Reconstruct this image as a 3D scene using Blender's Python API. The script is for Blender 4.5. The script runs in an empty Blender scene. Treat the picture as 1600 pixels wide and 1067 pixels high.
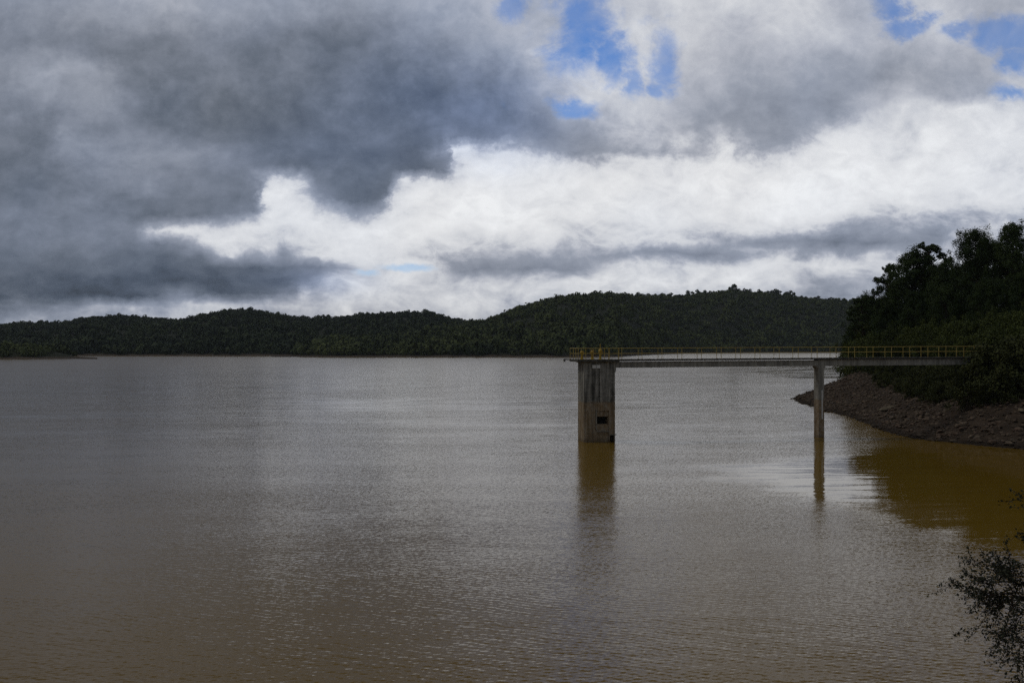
import bpy, math, random
import numpy as np
from mathutils import Vector, noise as mnoise

random.seed(7)
RNG = np.random.default_rng(11)
SC = bpy.context.scene
COL = SC.collection
F = 35.0 / 36.0 * 1600.0        # focal length in photo pixels
HZ = 543.0                      # horizon row of the photo
CAM_Z = 9.0                     # eye height above the lake
R = math.radians

def world_pt(px, py, Y):
    return Vector(((px - 800.0) / F * Y, Y, CAM_Z - (py - HZ) / F * Y))

# ------------------------------------------------------------------ helpers
def link(o, parent=None):
    COL.objects.link(o)
    if parent is not None:
        o.parent = parent
    return o

def tag(o, label=None, cat=None, group=None, kind=None):
    if label: o['label'] = label
    if cat: o['category'] = cat
    if group: o['group'] = group
    if kind: o['kind'] = kind
    return o

def empty(name, loc, rz=0.0):
    o = bpy.data.objects.new(name, None)
    o.location = loc
    o.rotation_euler = (0, 0, rz)
    o.empty_display_size = 0.3
    return link(o)

def np_mesh(name, V, Fc, smooth=False):
    """V (n,3), Fc (m,k) -> mesh"""
    V = np.asarray(V, dtype=np.float32); Fc = np.asarray(Fc, dtype=np.int32)
    me = bpy.data.meshes.new(name)
    k = Fc.shape[1]
    me.vertices.add(len(V)); me.vertices.foreach_set('co', V.ravel())
    me.loops.add(Fc.size); me.loops.foreach_set('vertex_index', Fc.ravel())
    me.polygons.add(len(Fc))
    me.polygons.foreach_set('loop_start', np.arange(0, Fc.size, k, dtype=np.int32))
    me.polygons.foreach_set('loop_total', np.full(len(Fc), k, dtype=np.int32))
    me.polygons.foreach_set('use_smooth', np.full(len(Fc), smooth, dtype=bool))
    me.update(calc_edges=True)
    return me

class MB:
    """collects shapes, links them as one mesh object"""
    def __init__(s): s.v = []; s.f = []
    def box(s, x0, x1, y0, y1, z0, z1):
        b = len(s.v)
        s.v += [(x0,y0,z0),(x1,y0,z0),(x1,y1,z0),(x0,y1,z0),(x0,y0,z1),(x1,y0,z1),(x1,y1,z1),(x0,y1,z1)]
        s.f += [tuple(b+i for i in q) for q in ((0,3,2,1),(4,5,6,7),(0,1,5,4),(1,2,6,5),(2,3,7,6),(3,0,4,7))]
        return s
    def tube(s, p, q, r0, r1=None, n=8):
        if r1 is None: r1 = r0
        p = Vector(p); q = Vector(q); d = (q-p).normalized()
        a = d.orthogonal().normalized(); c = d.cross(a)
        b = len(s.v)
        for (o, r) in ((p, r0), (q, r1)):
            for i in range(n):
                t = 2*math.pi*i/n
                s.v.append(tuple(o + a*(r*math.cos(t)) + c*(r*math.sin(t))))
        for i in range(n):
            j = (i+1) % n
            s.f.append((b+i, b+j, b+n+j, b+n+i))
        s.f.append(tuple(b+i for i in reversed(range(n)))); s.f.append(tuple(b+n+i for i in range(n)))
        return s
    def path(s, pts, radii, n=7):
        pts = [Vector(p) for p in pts]; b = len(s.v)
        a = None
        for k, p in enumerate(pts):
            d = (pts[min(k+1, len(pts)-1)] - pts[max(k-1, 0)]).normalized()
            if a is None: a = d.orthogonal().normalized()
            a = (a - d*a.dot(d)).normalized(); c = d.cross(a)
            for i in range(n):
                t = 2*math.pi*i/n
                s.v.append(tuple(p + a*(radii[k]*math.cos(t)) + c*(radii[k]*math.sin(t))))
        for k in range(len(pts)-1):
            for i in range(n):
                j = (i+1) % n
                s.f.append((b+k*n+i, b+k*n+j, b+(k+1)*n+j, b+(k+1)*n+i))
        s.f.append(tuple(b+i for i in reversed(range(n))))
        e = b+(len(pts)-1)*n
        s.f.append(tuple(e+i for i in range(n)))
        return s
    def lathe(s, prof, cx=0, cy=0, n=14):
        b = len(s.v)
        for (r, z) in prof:
            for i in range(n):
                t = 2*math.pi*i/n
                s.v.append((cx+r*math.cos(t), cy+r*math.sin(t), z))
        for k in range(len(prof)-1):
            for i in range(n):
                j = (i+1) % n
                s.f.append((b+k*n+i, b+k*n+j, b+(k+1)*n+j, b+(k+1)*n+i))
        s.f.append(tuple(b+i for i in reversed(range(n))))
        e = b+(len(prof)-1)*n
        s.f.append(tuple(e+i for i in range(n)))
        return s
    def torus(s, c, nrm, Rr, r, n=18, m=6):
        c = Vector(c); d = Vector(nrm).normalized(); a = d.orthogonal().normalized(); e = d.cross(a); b = len(s.v)
        for i in range(n):
            t = 2*math.pi*i/n; rad = a*math.cos(t)+e*math.sin(t)
            for j in range(m):
                u = 2*math.pi*j/m
                s.v.append(tuple(c + rad*(Rr+r*math.cos(u)) + d*(r*math.sin(u))))
        for i in range(n):
            for j in range(m):
                s.f.append((b+i*m+j, b+((i+1)%n)*m+j, b+((i+1)%n)*m+(j+1)%m, b+i*m+(j+1)%m))
        return s
    def build(s, name, mat, parent=None, bevel=0.0, smooth=False):
        me = bpy.data.meshes.new(name)
        me.from_pydata(s.v, [], s.f); me.update()
        if smooth:
            for p in me.polygons: p.use_smooth = True
        me.materials.append(mat)
        o = bpy.data.objects.new(name, me)
        if bevel:
            m = o.modifiers.new('bevel', 'BEVEL'); m.width = bevel; m.segments = 2; m.limit_method = 'ANGLE'
        return link(o, parent)

# ------------------------------------------------------------------ node DSL
class NT:
    def __init__(s, tree): s.t = tree; s.N = tree.nodes; s.L = tree.links
    def _in(s, sock, v):
        if v is None: return
        if isinstance(v, bpy.types.NodeSocket): s.L.new(v, sock)
        else:
            try: sock.default_value = v
            except Exception: sock.default_value = tuple(v) + (1.0,)
    def math(s, op, a, b=None, c=None, clamp=False):
        n = s.N.new('ShaderNodeMath'); n.operation = op; n.use_clamp = clamp
        s._in(n.inputs[0], a); s._in(n.inputs[1], b); s._in(n.inputs[2], c)
        return n.outputs[0]
    def vmath(s, op, a, b=None, scale=None):
        n = s.N.new('ShaderNodeVectorMath'); n.operation = op
        s._in(n.inputs[0], a); s._in(n.inputs[1], b)
        if scale is not None: s._in(n.inputs['Scale'], scale)
        return n.outputs[1] if op in ('LENGTH', 'DOT_PRODUCT', 'DISTANCE') else n.outputs[0]
    def sep(s, v):
        n = s.N.new('ShaderNodeSeparateXYZ'); s._in(n.inputs[0], v); return n.outputs
    def comb(s, x, y, z):
        n = s.N.new('ShaderNodeCombineXYZ'); s._in(n.inputs[0], x); s._in(n.inputs[1], y); s._in(n.inputs[2], z); return n.outputs[0]
    def noise(s, vec, scale, detail=4, rough=0.5, dist=0.0, lac=2.0):
        n = s.N.new('ShaderNodeTexNoise'); s._in(n.inputs['Vector'], vec)
        s._in(n.inputs['Scale'], scale); s._in(n.inputs['Detail'], detail); s._in(n.inputs['Roughness'], rough)
        s._in(n.inputs['Distortion'], dist); s._in(n.inputs['Lacunarity'], lac)
        return n.outputs[0], n.outputs[1]
    def ramp(s, fac, stops, interp='LINEAR'):
        n = s.N.new('ShaderNodeValToRGB'); cr = n.color_ramp; cr.interpolation = interp
        s._in(n.inputs[0], fac)
        def c4(c): return (c, c, c, 1) if isinstance(c, (int, float)) else tuple(c) + (1,)
        cr.elements[0].position = stops[0][0]; cr.elements[0].color = c4(stops[0][1])
        cr.elements[1].position = stops[-1][0]; cr.elements[1].color = c4(stops[-1][1])
        for p, c in stops[1:-1]:
            e = cr.elements.new(p); e.color = c4(c)
        return n.outputs[0]
    def maprange(s, v, a, b, c=0.0, d=1.0, smooth=False):
        n = s.N.new('ShaderNodeMapRange'); n.clamp = True
        n.interpolation_type = 'SMOOTHSTEP' if smooth else 'LINEAR'
        for i, x in enumerate((v, a, b, c, d)): s._in(n.inputs[i], x)
        return n.outputs[0]
    def mixf(s, f, a, b):
        n = s.N.new('ShaderNodeMix'); n.data_type = 'FLOAT'
        s._in(n.inputs[0], f); s._in(n.inputs[2], a); s._in(n.inputs[3], b); return n.outputs[0]
    def mixc(s, f, a, b, mode='MIX'):
        n = s.N.new('ShaderNodeMix'); n.data_type = 'RGBA'; n.blend_type = mode
        s._in(n.inputs[0], f)
        for sock, v in ((n.inputs[6], a), (n.inputs[7], b)):
            if isinstance(v, bpy.types.NodeSocket): s.L.new(v, sock)
            else: sock.default_value = tuple(v) + (1,) if len(v) == 3 else v
        return n.outputs[2]

def new_mat(name):
    m = bpy.data.materials.new(name); m.use_nodes = True
    nt = NT(m.node_tree); b = m.node_tree.nodes['Principled BSDF']
    return m, nt, b

def coords(nt, kind='Object'):
    return nt.N.new('ShaderNodeTexCoord').outputs[kind]
def worldpos(nt):
    return nt.N.new('ShaderNodeNewGeometry').outputs['Position']

# ------------------------------------------------------------------ materials
def foliage_mat(name, dark, light, scale=0.25, objrand=True):
    m, nt, b = new_mat(name)
    p = worldpos(nt)
    f1, _ = nt.noise(p, scale, 4, 0.6)
    v = nt.maprange(f1, 0.3, 0.7)
    if objrand:
        oi = nt.N.new('ShaderNodeObjectInfo').outputs['Random']
        v = nt.math('ADD', nt.math('MULTIPLY', v, 0.6), nt.math('MULTIPLY', oi, 0.4))
    c = nt.mixc(v, dark, light)
    nt.L.new(c, b.inputs['Base Color'])
    b.inputs['Roughness'].default_value = 0.8
    b.inputs['Specular IOR Level'].default_value = 0.12
    return m

def concrete_mat(name, base, stain, wet, mark_z=3.8, streak=1.0):
    """weathered concrete: dark vertical run-off streaks, silt-brown below the old water mark"""
    m, nt, b = new_mat(name)
    p = worldpos(nt); x, y, z = nt.sep(p)
    ps = nt.comb(nt.math('MULTIPLY', x, 3.2), nt.math('MULTIPLY', y, 3.2), nt.math('MULTIPLY', z, 0.22))
    s1, _ = nt.noise(ps, 1.0, 6, 0.65)
    s2, _ = nt.noise(p, 2.2, 6, 0.7)
    s3, _ = nt.noise(p, 14.0, 4, 0.6)
    st = nt.maprange(nt.math('ADD', nt.math('MULTIPLY', s1, 0.75), nt.math('MULTIPLY', s2, 0.25)), 0.41, 0.60)
    c = nt.mixc(nt.math('MULTIPLY', st, streak), base, stain)
    # pour joints between the lifts of formwork
    jz = nt.math('FRACT', nt.math('DIVIDE', nt.math('ADD', z, nt.math('MULTIPLY', nt.math('SUBTRACT', s2, 0.5), 0.05)), 1.22))
    jn = nt.math('MULTIPLY', nt.maprange(nt.math('ABSOLUTE', nt.math('SUBTRACT', jz, 0.5)), 0.022, 0.006), nt.maprange(s1, 0.35, 0.6, 0.75, 0.25))
    c = nt.mixc(jn, c, (stain[0]*0.6, stain[1]*0.6, stain[2]*0.6))
    # silt below the high-water line, with a ragged upper edge
    edge = nt.math('ADD', z, nt.math('MULTIPLY', nt.math('SUBTRACT', s2, 0.5), 0.5))
    silt = nt.maprange(edge, mark_z + 0.12, mark_z - 0.10)
    patch = nt.maprange(s2, 0.40, 0.60, 0.45, 1.0)
    wet_c = nt.mixc(nt.maprange(nt.math('ADD', nt.math('MULTIPLY', s1, 0.5), nt.math('MULTIPLY', s2, 0.5)), 0.44, 0.60, 0.0, 0.75), wet, (wet[0]*0.32, wet[1]*0.34, wet[2]*0.40))
    c = nt.mixc(nt.math('MULTIPLY', silt, patch), c, wet_c)
    # fresh wet band just above the water
    wetband = nt.maprange(edge, 0.45, 0.10, 0.0, 0.6)
    c = nt.mixc(wetband, c, (wet[0]*0.35, wet[1]*0.35, wet[2]*0.35))
    c = nt.mixc(nt.maprange(s3, 0.3, 0.7, 0.0, 0.35), c, (stain[0]*0.8, stain[1]*0.8, stain[2]*0.8))
    nt.L.new(c, b.inputs['Base Color'])
    b.inputs['Roughness'].default_value = 0.85
    b.inputs['Specular IOR Level'].default_value = 0.25
    bp = nt.N.new('ShaderNodeBump'); bp.inputs['Strength'].default_value = 0.5; bp.inputs['Distance'].default_value = 0.03
    nt.L.new(nt.math('ADD', s2, nt.math('MULTIPLY', s3, 0.4)), bp.inputs['Height'])
    nt.L.new(bp.outputs[0], b.inputs['Normal'])
    return m

def plain_mat(name, c1, c2, scale=6.0, rough=0.6, metal=0.0, spec=0.3):
    m, nt, b = new_mat(name)
    f, _ = nt.noise(coords(nt), scale, 6, 0.65)
    nt.L.new(nt.mixc(nt.maprange(f, 0.4, 0.62), c1, c2), b.inputs['Base Color'])
    b.inputs['Roughness'].default_value = rough; b.inputs['Metallic'].default_value = metal
    b.inputs['Specular IOR Level'].default_value = spec
    return m

M = {}
M['concrete'] = concrete_mat('tower_concrete', (0.47, 0.45, 0.40), (0.07, 0.068, 0.06), (0.42, 0.29, 0.155))
M['concrete_bridge'] = concrete_mat('bridge_concrete', (0.46, 0.44, 0.39), (0.13, 0.125, 0.11), (0.34, 0.22, 0.11), streak=0.75)
M['guide'] = plain_mat('pale_guide_concrete', (0.34, 0.32, 0.27), (0.17, 0.15, 0.115), 5)
M['dark_void'] = plain_mat('opening_shade', (0.02, 0.02, 0.018), (0.035, 0.033, 0.03), 4, 0.7)  # near-black colour painting the shade inside the tower opening
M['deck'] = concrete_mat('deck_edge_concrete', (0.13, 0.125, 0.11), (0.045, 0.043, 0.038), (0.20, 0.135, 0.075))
M['yellow'] = plain_mat('yellow_rail_paint', (0.62, 0.47, 0.11), (0.38, 0.27, 0.10), 9, 0.5)
M['yellow_bright'] = plain_mat('yellow_machine_paint', (0.58, 0.40, 0.04), (0.42, 0.27, 0.05), 7, 0.45)
M['rust'] = plain_mat('rusty_orange_paint', (0.30, 0.12, 0.03), (0.16, 0.07, 0.03), 8, 0.7)
M['white'] = plain_mat('white_panel_paint', (0.80, 0.80, 0.78), (0.66, 0.66, 0.63), 3, 0.5)
M['steel'] = plain_mat('grey_steel', (0.22, 0.22, 0.22), (0.13, 0.12, 0.11), 8, 0.5, 0.3)
M['bark'] = plain_mat('pine_bark', (0.07, 0.05, 0.035), (0.035, 0.027, 0.02), 3, 0.9, 0, 0.1)
M['pine'] = foliage_mat('pine_needles', (0.028, 0.046, 0.016), (0.066, 0.092, 0.030), 0.35)
M['broad'] = foliage_mat('broad_leaves', (0.036, 0.050, 0.015), (0.105, 0.125, 0.032), 0.16)
M['olive'] = foliage_mat('olive_leaves', (0.036, 0.044, 0.016), (0.090, 0.098, 0.034), 0.25)
M['shrub'] = foliage_mat('shrub_leaves', (0.034, 0.038, 0.026), (0.065, 0.07, 0.045), 2.0, False)
M['forest'] = foliage_mat('forest_canopy', (0.022, 0.034, 0.019), (0.066, 0.086, 0.036), 0.016, False)
M['forest_near'] = foliage_mat('scrub_canopy', (0.034, 0.050, 0.018), (0.115, 0.135, 0.045), 0.02, False)

def ground_mat(name, bare1, bare2, soil, veg_z, scale=0.8):
    m, nt, b = new_mat(name)
    p = worldpos(nt); x, y, z = nt.sep(p)
    a, _ = nt.noise(p, scale, 8, 0.7); a2, _ = nt.noise(p, scale*0.18, 4, 0.6)
    c = nt.mixc(nt.maprange(a, 0.38, 0.62), bare1, bare2)
    k = nt.maprange(nt.math('ADD', z, nt.math('MULTIPLY', nt.math('SUBTRACT', a2, 0.5), 3.0)), veg_z-0.4, veg_z+0.6)
    c = nt.mixc(k, c, soil)
    wet = nt.maprange(z, 0.55, 0.12, 0.0, 0.55)
    c = nt.mixc(wet, c, (bare2[0]*0.3, bare2[1]*0.3, bare2[2]*0.3))
    nt.L.new(c, b.inputs['Base Color']); b.inputs['Roughness'].default_value = 0.95
    b.inputs['Specular IOR Level'].default_value = 0.1
    bp = nt.N.new('ShaderNodeBump'); bp.inputs['Strength'].default_value = 0.8; bp.inputs['Distance'].default_value = 0.15
    nt.L.new(a, bp.inputs['Height']); nt.L.new(bp.outputs[0], b.inputs['Normal'])
    return m
M['bank'] = ground_mat('stony_bank', (0.078, 0.056, 0.040), (0.038, 0.029, 0.022), (0.034, 0.035, 0.02), 4.2)
M['hill'] = ground_mat('hill_soil', (0.10, 0.075, 0.055), (0.06, 0.047, 0.036), (0.03, 0.034, 0.02), 1.6, 0.05)
M['dam'] = ground_mat('dam_riprap', (0.16, 0.14, 0.11), (0.08, 0.07, 0.055), (0.05, 0.055, 0.03), 30.0, 1.2)

def rock_mat(name, c1, c2):
    m, nt, b = new_mat(name)
    p = worldpos(nt); z = nt.sep(p)[2]
    f, _ = nt.noise(p, 1.6, 8, 0.7)
    g, _ = nt.noise(p, 0.9, 2, 0.5)
    c = nt.mixc(nt.maprange(f, 0.36, 0.64), c1, c2)
    c = nt.mixc(nt.maprange(g, 0.48, 0.72, 0, 0.6), c, (0.13, 0.078, 0.056))
    c = nt.mixc(nt.maprange(z, 0.5, 0.1, 0, 0.6), c, (0.02, 0.016, 0.012))
    nt.L.new(c, b.inputs['Base Color']); b.inputs['Roughness'].default_value = 0.9
    b.inputs['Specular IOR Level'].default_value = 0.15
    return m
M['rubble'] = rock_mat('shore_rubble_stone', (0.042, 0.033, 0.026), (0.21, 0.16, 0.115))
M['pale_rock'] = rock_mat('pale_boulder_stone', (0.13, 0.105, 0.07), (0.25, 0.205, 0.145))
M['drift'] = plain_mat('driftwood', (0.20, 0.17, 0.13), (0.11, 0.09, 0.07), 3, 0.9)

# ------------------------------------------------------------------ camera
cam_d = bpy.data.cameras.new('camera'); cam_d.lens = 35.0; cam_d.sensor_width = 36.0
cam_d.clip_start = 0.1; cam_d.clip_end = 20000
cam = bpy.data.objects.new('camera', cam_d); link(cam)
cam.location = (0, 0, CAM_Z)
cam.rotation_euler = (R(90) + math.atan((HZ - 533.5) / F), 0, 0)
SC.camera = cam
SC.view_settings.view_transform = 'Standard'; SC.view_settings.look = 'None'
SC.view_settings.exposure = 0.0; SC.view_settings.gamma = 1.0

# ------------------------------------------------------------------ sky and sun
SUN_EL, SUN_AZ = 52.0, -72.0       # azimuth measured from the view direction, negative = left
def build_world():
    w = bpy.data.worlds.new('World'); SC.world = w; w.use_nodes = True
    nt = NT(w.node_tree); bg = w.node_tree.nodes['Background']
    d = nt.N.new('ShaderNodeTexCoord').outputs['Generated']
    x, y, z = nt.sep(d)
    ys = nt.math('MAXIMUM', y, 0.22)
    u = nt.math('DIVIDE', x, ys); v = nt.math('DIVIDE', z, ys)
    # chart of the cloud deck ahead: U, V in photo-sized units (1600 wide)
    U0 = nt.math('ADD', nt.math('MULTIPLY', u, F/1600.0), 0.5)
    V0 = nt.math('SUBTRACT', HZ/1600.0, nt.math('MULTIPLY', v, F/1600.0))
    # nearer the horizon the cloud structure gets finer and flatter
    P = nt.comb(U0, nt.math('MULTIPLY', V0, 1.15), 0.0)
    _, n1 = nt.noise(P, 7.0, 7, 0.62)
    _, n2 = nt.noise(P, 24.0, 9, 0.68)
    nx1, ny1, nz1 = nt.sep(n1); nx2, ny2, nz2 = nt.sep(n2)
    near_h = nt.maprange(V0, 0.13, 0.25, 1.0, 0.40)
    A1, A2 = 0.060, 0.052
    def warp(a, b): 
        k = nt.math('ADD', nt.math('MULTIPLY', nt.math('SUBTRACT', a, 0.5), A1), nt.math('MULTIPLY', nt.math('SUBTRACT', b, 0.5), A2))
        return nt.math('MULTIPLY', k, near_h)
    U = nt.math('ADD', U0, warp(nx1, nx2), clamp=True)
    V = nt.math('ADD', V0, nt.math('MULTIPLY', warp(ny1, ny2), 0.75))
    rows = [
     (0, "0:140 100:145 200:160 240:172 270:170 350:158 450:152 550:155 650:162 720:172 770:182 800:168 850:180 900:180 960:190 1000:200 1100:208 1200:218 1260:210 1320:195 1370:180 1420:195 1500:180 1600:170"),
     (30, "0:132 100:138 200:150 240:160 300:150 400:140 500:135 600:145 700:158 760:172 800:178 850:175 900:175 980:205 1050:205 1150:202 1220:210 1280:200 1350:175 1400:180 1450:200 1500:185 1600:175"),
     (60, "0:126 100:130 200:128 300:126 400:125 500:120 560:122 640:138 720:155 780:172 830:185 880:190 950:190 1000:205 1080:200 1180:195 1260:192 1320:178 1380:170 1420:190 1470:200 1520:180 1600:170"),
     (90, "0:135 50:140 90:142 130:130 170:118 230:118 300:122 400:118 500:112 560:115 640:122 720:138 800:165 850:200 900:212 950:205 1000:200 1080:192 1180:182 1280:170 1350:160 1410:168 1460:185 1520:165 1600:165"),
     (120, "0:135 40:150 75:165 110:160 150:158 200:130 250:115 300:118 340:126 400:118 500:110 560:112 620:108 700:115 780:130 830:165 880:200 950:215 1000:205 1080:190 1180:172 1280:158 1380:152 1450:158 1520:160 1570:180 1600:195"),
     (150, "0:130 40:140 80:155 130:155 170:150 220:132 260:118 320:115 380:108 450:105 540:112 620:102 700:110 780:125 830:150 880:180 930:205 1000:205 1060:185 1120:165 1200:155 1300:150 1350:165 1420:185 1480:170 1540:165 1600:200"),
     (180, "0:118 50:122 90:130 120:148 180:152 230:135 280:112 330:105 400:100 470:98 540:108 600:105 660:108 720:115 790:122 830:135 870:150 920:180 1000:185 1040:178 1080:172 1150:155 1220:145 1300:150 1350:180 1400:200 1450:215 1520:222 1600:215"),
     (210, "0:112 60:112 90:120 110:150 140:150 170:135 210:148 250:140 300:115 350:105 420:98 490:95 560:100 630:100 680:108 700:130 720:120 760:125 800:135 850:135 900:148 960:168 1030:172 1060:195 1090:172 1120:195 1140:165 1180:145 1240:150 1290:185 1330:210 1380:215 1420:200 1450:228 1550:225 1600:218"),
     (235, "0:110 70:108 100:140 130:158 180:148 220:155 250:152 300:140 350:128 400:112 460:100 530:95 600:95 660:100 690:150 700:225 730:205 760:195 790:215 820:190 860:155 920:150 980:165 1040:180 1090:178 1130:210 1150:170 1180:150 1230:165 1270:205 1310:220 1400:215 1450:225 1600:222"),
     (260, "0:105 70:105 100:138 150:152 220:158 250:135 300:130 360:118 420:110 480:98 550:98 600:105 640:100 690:110 715:200 740:232 800:232 850:225 900:205 980:215 1050:225 1130:225 1180:215 1250:222 1320:230 1400:222 1500:222 1600:215"),
     (285, "0:110 60:110 90:125 130:140 180:145 220:140 270:118 330:112 390:115 415:160 440:195 470:185 500:115 560:105 600:112 625:210 660:220 690:205 730:235 820:235 900:232 1000:238 1100:240 1200:238 1300:235 1400:225 1500:218 1600:208"),
     (310, "0:115 60:118 110:122 140:130 180:115 250:108 320:105 380:105 408:120 420:220 450:225 480:190 510:130 560:95 598:105 610:205 650:225 720:235 800:232 900:235 1000:228 1070:228 1130:238 1190:236 1250:228 1300:225 1400:222 1500:212 1600:205"),
     (335, "0:118 60:120 120:122 145:135 165:115 230:108 300:108 360:112 400:125 425:215 450:220 500:215 530:200 560:150 580:160 610:210 650:222 720:232 800:232 900:235 960:228 1050:225 1120:236 1180:232 1220:235 1280:222 1340:200 1400:205 1500:198 1600:190"),
     (360, "0:122 60:128 120:125 170:122 210:125 230:185 260:205 300:195 340:185 380:200 420:215 460:210 520:225 580:220 650:222 720:218 800:222 870:215 920:212 980:215 1080:212 1150:208 1200:212 1240:200 1270:190 1310:165 1360:160 1420:175 1500:185 1600:180"),
     (380, "0:115 60:120 130:122 190:115 250:112 290:150 320:205 350:215 380:215 410:195 440:195 480:205 540:222 620:215 700:200 780:190 830:188 900:200 960:205 1050:195 1100:188 1150:158 1200:145 1250:135 1310:128 1370:130 1430:150 1500:180 1600:175"),
     (400, "0:105 60:112 130:108 200:102 260:100 310:105 340:170 370:195 390:160 420:190 440:140 480:200 540:220 600:215 660:205 720:185 780:165 830:160 870:175 940:165 1000:148 1050:128 1100:125 1150:148 1180:175 1220:185 1270:150 1320:170 1360:205 1420:190 1500:180 1600:175"),
     (420, "0:102 60:105 130:92 200:90 270:90 330:92 400:98 460:115 500:125 540:170 570:190 600:195 640:215 690:200 720:138 760:136 800:138 860:138 910:160 950:190 1000:195 1060:205 1100:208 1160:215 1200:210 1250:215 1300:225 1340:215 1400:185 1600:175"),
     (440, "0:90 60:88 130:82 200:78 270:80 340:85 400:92 450:95 490:150 520:190 550:205 580:185 620:215 660:200 700:195 740:200 800:190 850:205 900:215 950:218 1010:215 1060:212 1100:218 1170:220 1220:215 1260:195 1310:175 1350:170 1400:165 1600:170"),
     (460, "0:85 60:80 130:82 200:85 250:95 280:125 310:115 350:105 400:100 440:120 465:130 470:200 500:205 540:195 580:205 630:200 680:210 730:205 790:195 820:215 870:205 930:225 1000:200 1060:205 1130:200 1200:195 1250:170 1320:165 1400:165 1600:165"),
     (480, "0:100 40:125 80:105 120:135 150:175 190:195 205:220 225:185 260:180 300:210 340:215 380:205 440:200 470:205 510:195 570:200 620:185 680:190 720:195 770:200 830:195 890:190 1000:190 1400:165 1600:165"),
     (500, "0:185 30:200 80:165 130:175 180:190 230:200 270:210 300:200 400:190 600:190 740:200 1000:190 1400:170 1600:165"),
    ]
    val = None; prev = None
    for yy, s in rows:
        stops = [(float(a.split(':')[0])/1600.0, float(a.split(':')[1])/255.0) for a in s.split()]
        if len(stops) <= 32: r = nt.ramp(U, stops)
        else:
            h = len(stops)//2
            r = nt.mixf(nt.math('GREATER_THAN', U, stops[h][0]), nt.ramp(U, stops[:h+1]), nt.ramp(U, stops[h:]))
        if val is None: val = r
        else: val = nt.mixf(nt.maprange(V, prev/1600.0, yy/1600.0), val, r)
        prev = yy
    # cloud texture: soft wisps in the grey masses, folded billows where the cloud is sunlit
    Pd = nt.comb(U0, nt.math('MULTIPLY', V0, nt.maprange(V0, 0.12, 0.28, 1.1, 1.35)), 0.37)
    f1, _ = nt.noise(Pd, 11.0, 9, 0.58, 0.25)
    f2, _ = nt.noise(Pd, 30.0, 8, 0.62, 0.2)
    b1, _ = nt.noise(nt.vmath('ADD', Pd, (0, 0, 1.5)), 10.0, 8, 0.58, 0.5)
    b2, _ = nt.noise(nt.vmath('ADD', Pd, (0, 0, 3.7)), 27.0, 8, 0.62, 0.5)
    fold = nt.math('ADD', nt.math('ABSOLUTE', nt.math('SUBTRACT', b1, 0.5)), nt.math('MULTIPLY', nt.math('ABSOLUTE', nt.math('SUBTRACT', b2, 0.5)), 0.7))
    f3, _ = nt.noise(nt.vmath('ADD', Pd, (0, 0, 6.1)), 75.0, 6, 0.65)
    wisp = nt.math('ADD', nt.math('MULTIPLY', nt.math('SUBTRACT', f3, 0.5), 0.09), nt.math('ADD', nt.math('MULTIPLY', nt.math('SUBTRACT', f1, 0.5), 0.24), nt.math('MULTIPLY', nt.math('SUBTRACT', f2, 0.5), 0.22)))
    sunlit = nt.maprange(val, 0.45, 0.75, 0.0, 1.0)
    b0, _ = nt.noise(nt.vmath('ADD', Pd, (0, 0, 8.5)), 4.6, 5, 0.5, 0.4)
    fold = nt.math('ADD', fold, nt.math('MULTIPLY', nt.math('SUBTRACT', nt.math('ABSOLUTE', nt.math('SUBTRACT', b0, 0.5)), 0.07), 1.0))
    pre = nt.math('ADD', val, nt.math('MULTIPLY', wisp, nt.mixf(sunlit, 0.85, 0.62)))
    pre = nt.math('ADD', pre, nt.math('MULTIPLY', nt.math('SUBTRACT', 0.115, fold), nt.mixf(sunlit, 0.15, nt.maprange(V0, 0.10, 0.16, 0.30, 0.66))))
    pre = nt.math('SUBTRACT', pre, nt.math('MULTIPLY', sunlit, 0.015))
    # far cloud rows low over the horizon
    rowsn, _ = nt.noise(nt.comb(nt.math('MULTIPLY', U0, 17.0), nt.math('MULTIPLY', V0, 46.0), 2.2), 1.0, 7, 0.6, 0.5)
    lowk = nt.maprange(V0, 0.266, 0.288, 0.0, 0.36)
    pre = nt.math('ADD', pre, nt.math('MULTIPLY', nt.math('SUBTRACT', rowsn, 0.53), lowk))
    # the near grey decks end in a ragged edge against the bright cloud behind
    crisp = nt.ramp(pre, [(0.0, 0.03), (0.35, 0.385), (0.54, 0.545), (0.64, 0.62), (0.715, 0.735), (0.765, 0.82), (0.82, 0.865), (0.90, 0.905), (1.0, 0.97)], 'LINEAR')
    zone = nt.math('MULTIPLY', nt.maprange(V0, 0.105, 0.14, 0.0, 1.0), nt.maprange(V0, 0.255, 0.275, 1.0, 0.3))
    val = nt.mixf(zone, pre, crisp)
    # away from the view ahead: broken overcast, brightened behind the camera to light the tower
    fo, _ = nt.noise(d, 2.6, 8, 0.6, 0.3)
    over = nt.math('ADD', nt.maprange(y, -0.3, 0.3, 0.43, 0.31), nt.math('MULTIPLY', nt.math('SUBTRACT', fo, 0.5), 0.6))
    kf = nt.maprange(y, 0.45, 0.78, 0.0, 1.0, True)
    kz = nt.maprange(V0, -0.12, -0.005, 0.0, 1.0, True)
    val = nt.mixf(nt.math('MULTIPLY', kf, kz), over, val)
    # brightness -> cloud colour (sRGB triplets turned to linear light)
    def lin(c): return tuple((t/255.0/12.92 if t/255.0 <= 0.04045 else ((t/255.0+0.055)/1.055)**2.4) for t in c)
    cr = [(0.0, lin((8, 10, 14))), (0.25, lin((58, 64, 72))), (0.35, lin((81, 89, 101))), (0.43, lin((103, 110, 121))),
          (0.52, lin((127, 133, 145))), (0.62, lin((153, 158, 169))), (0.72, lin((180, 183, 192))),
          (0.82, lin((207, 209, 214))), (0.90, lin((229, 230, 232))), (0.97, lin((243, 244, 245))), (1.0, lin((250, 250, 249)))]
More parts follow.
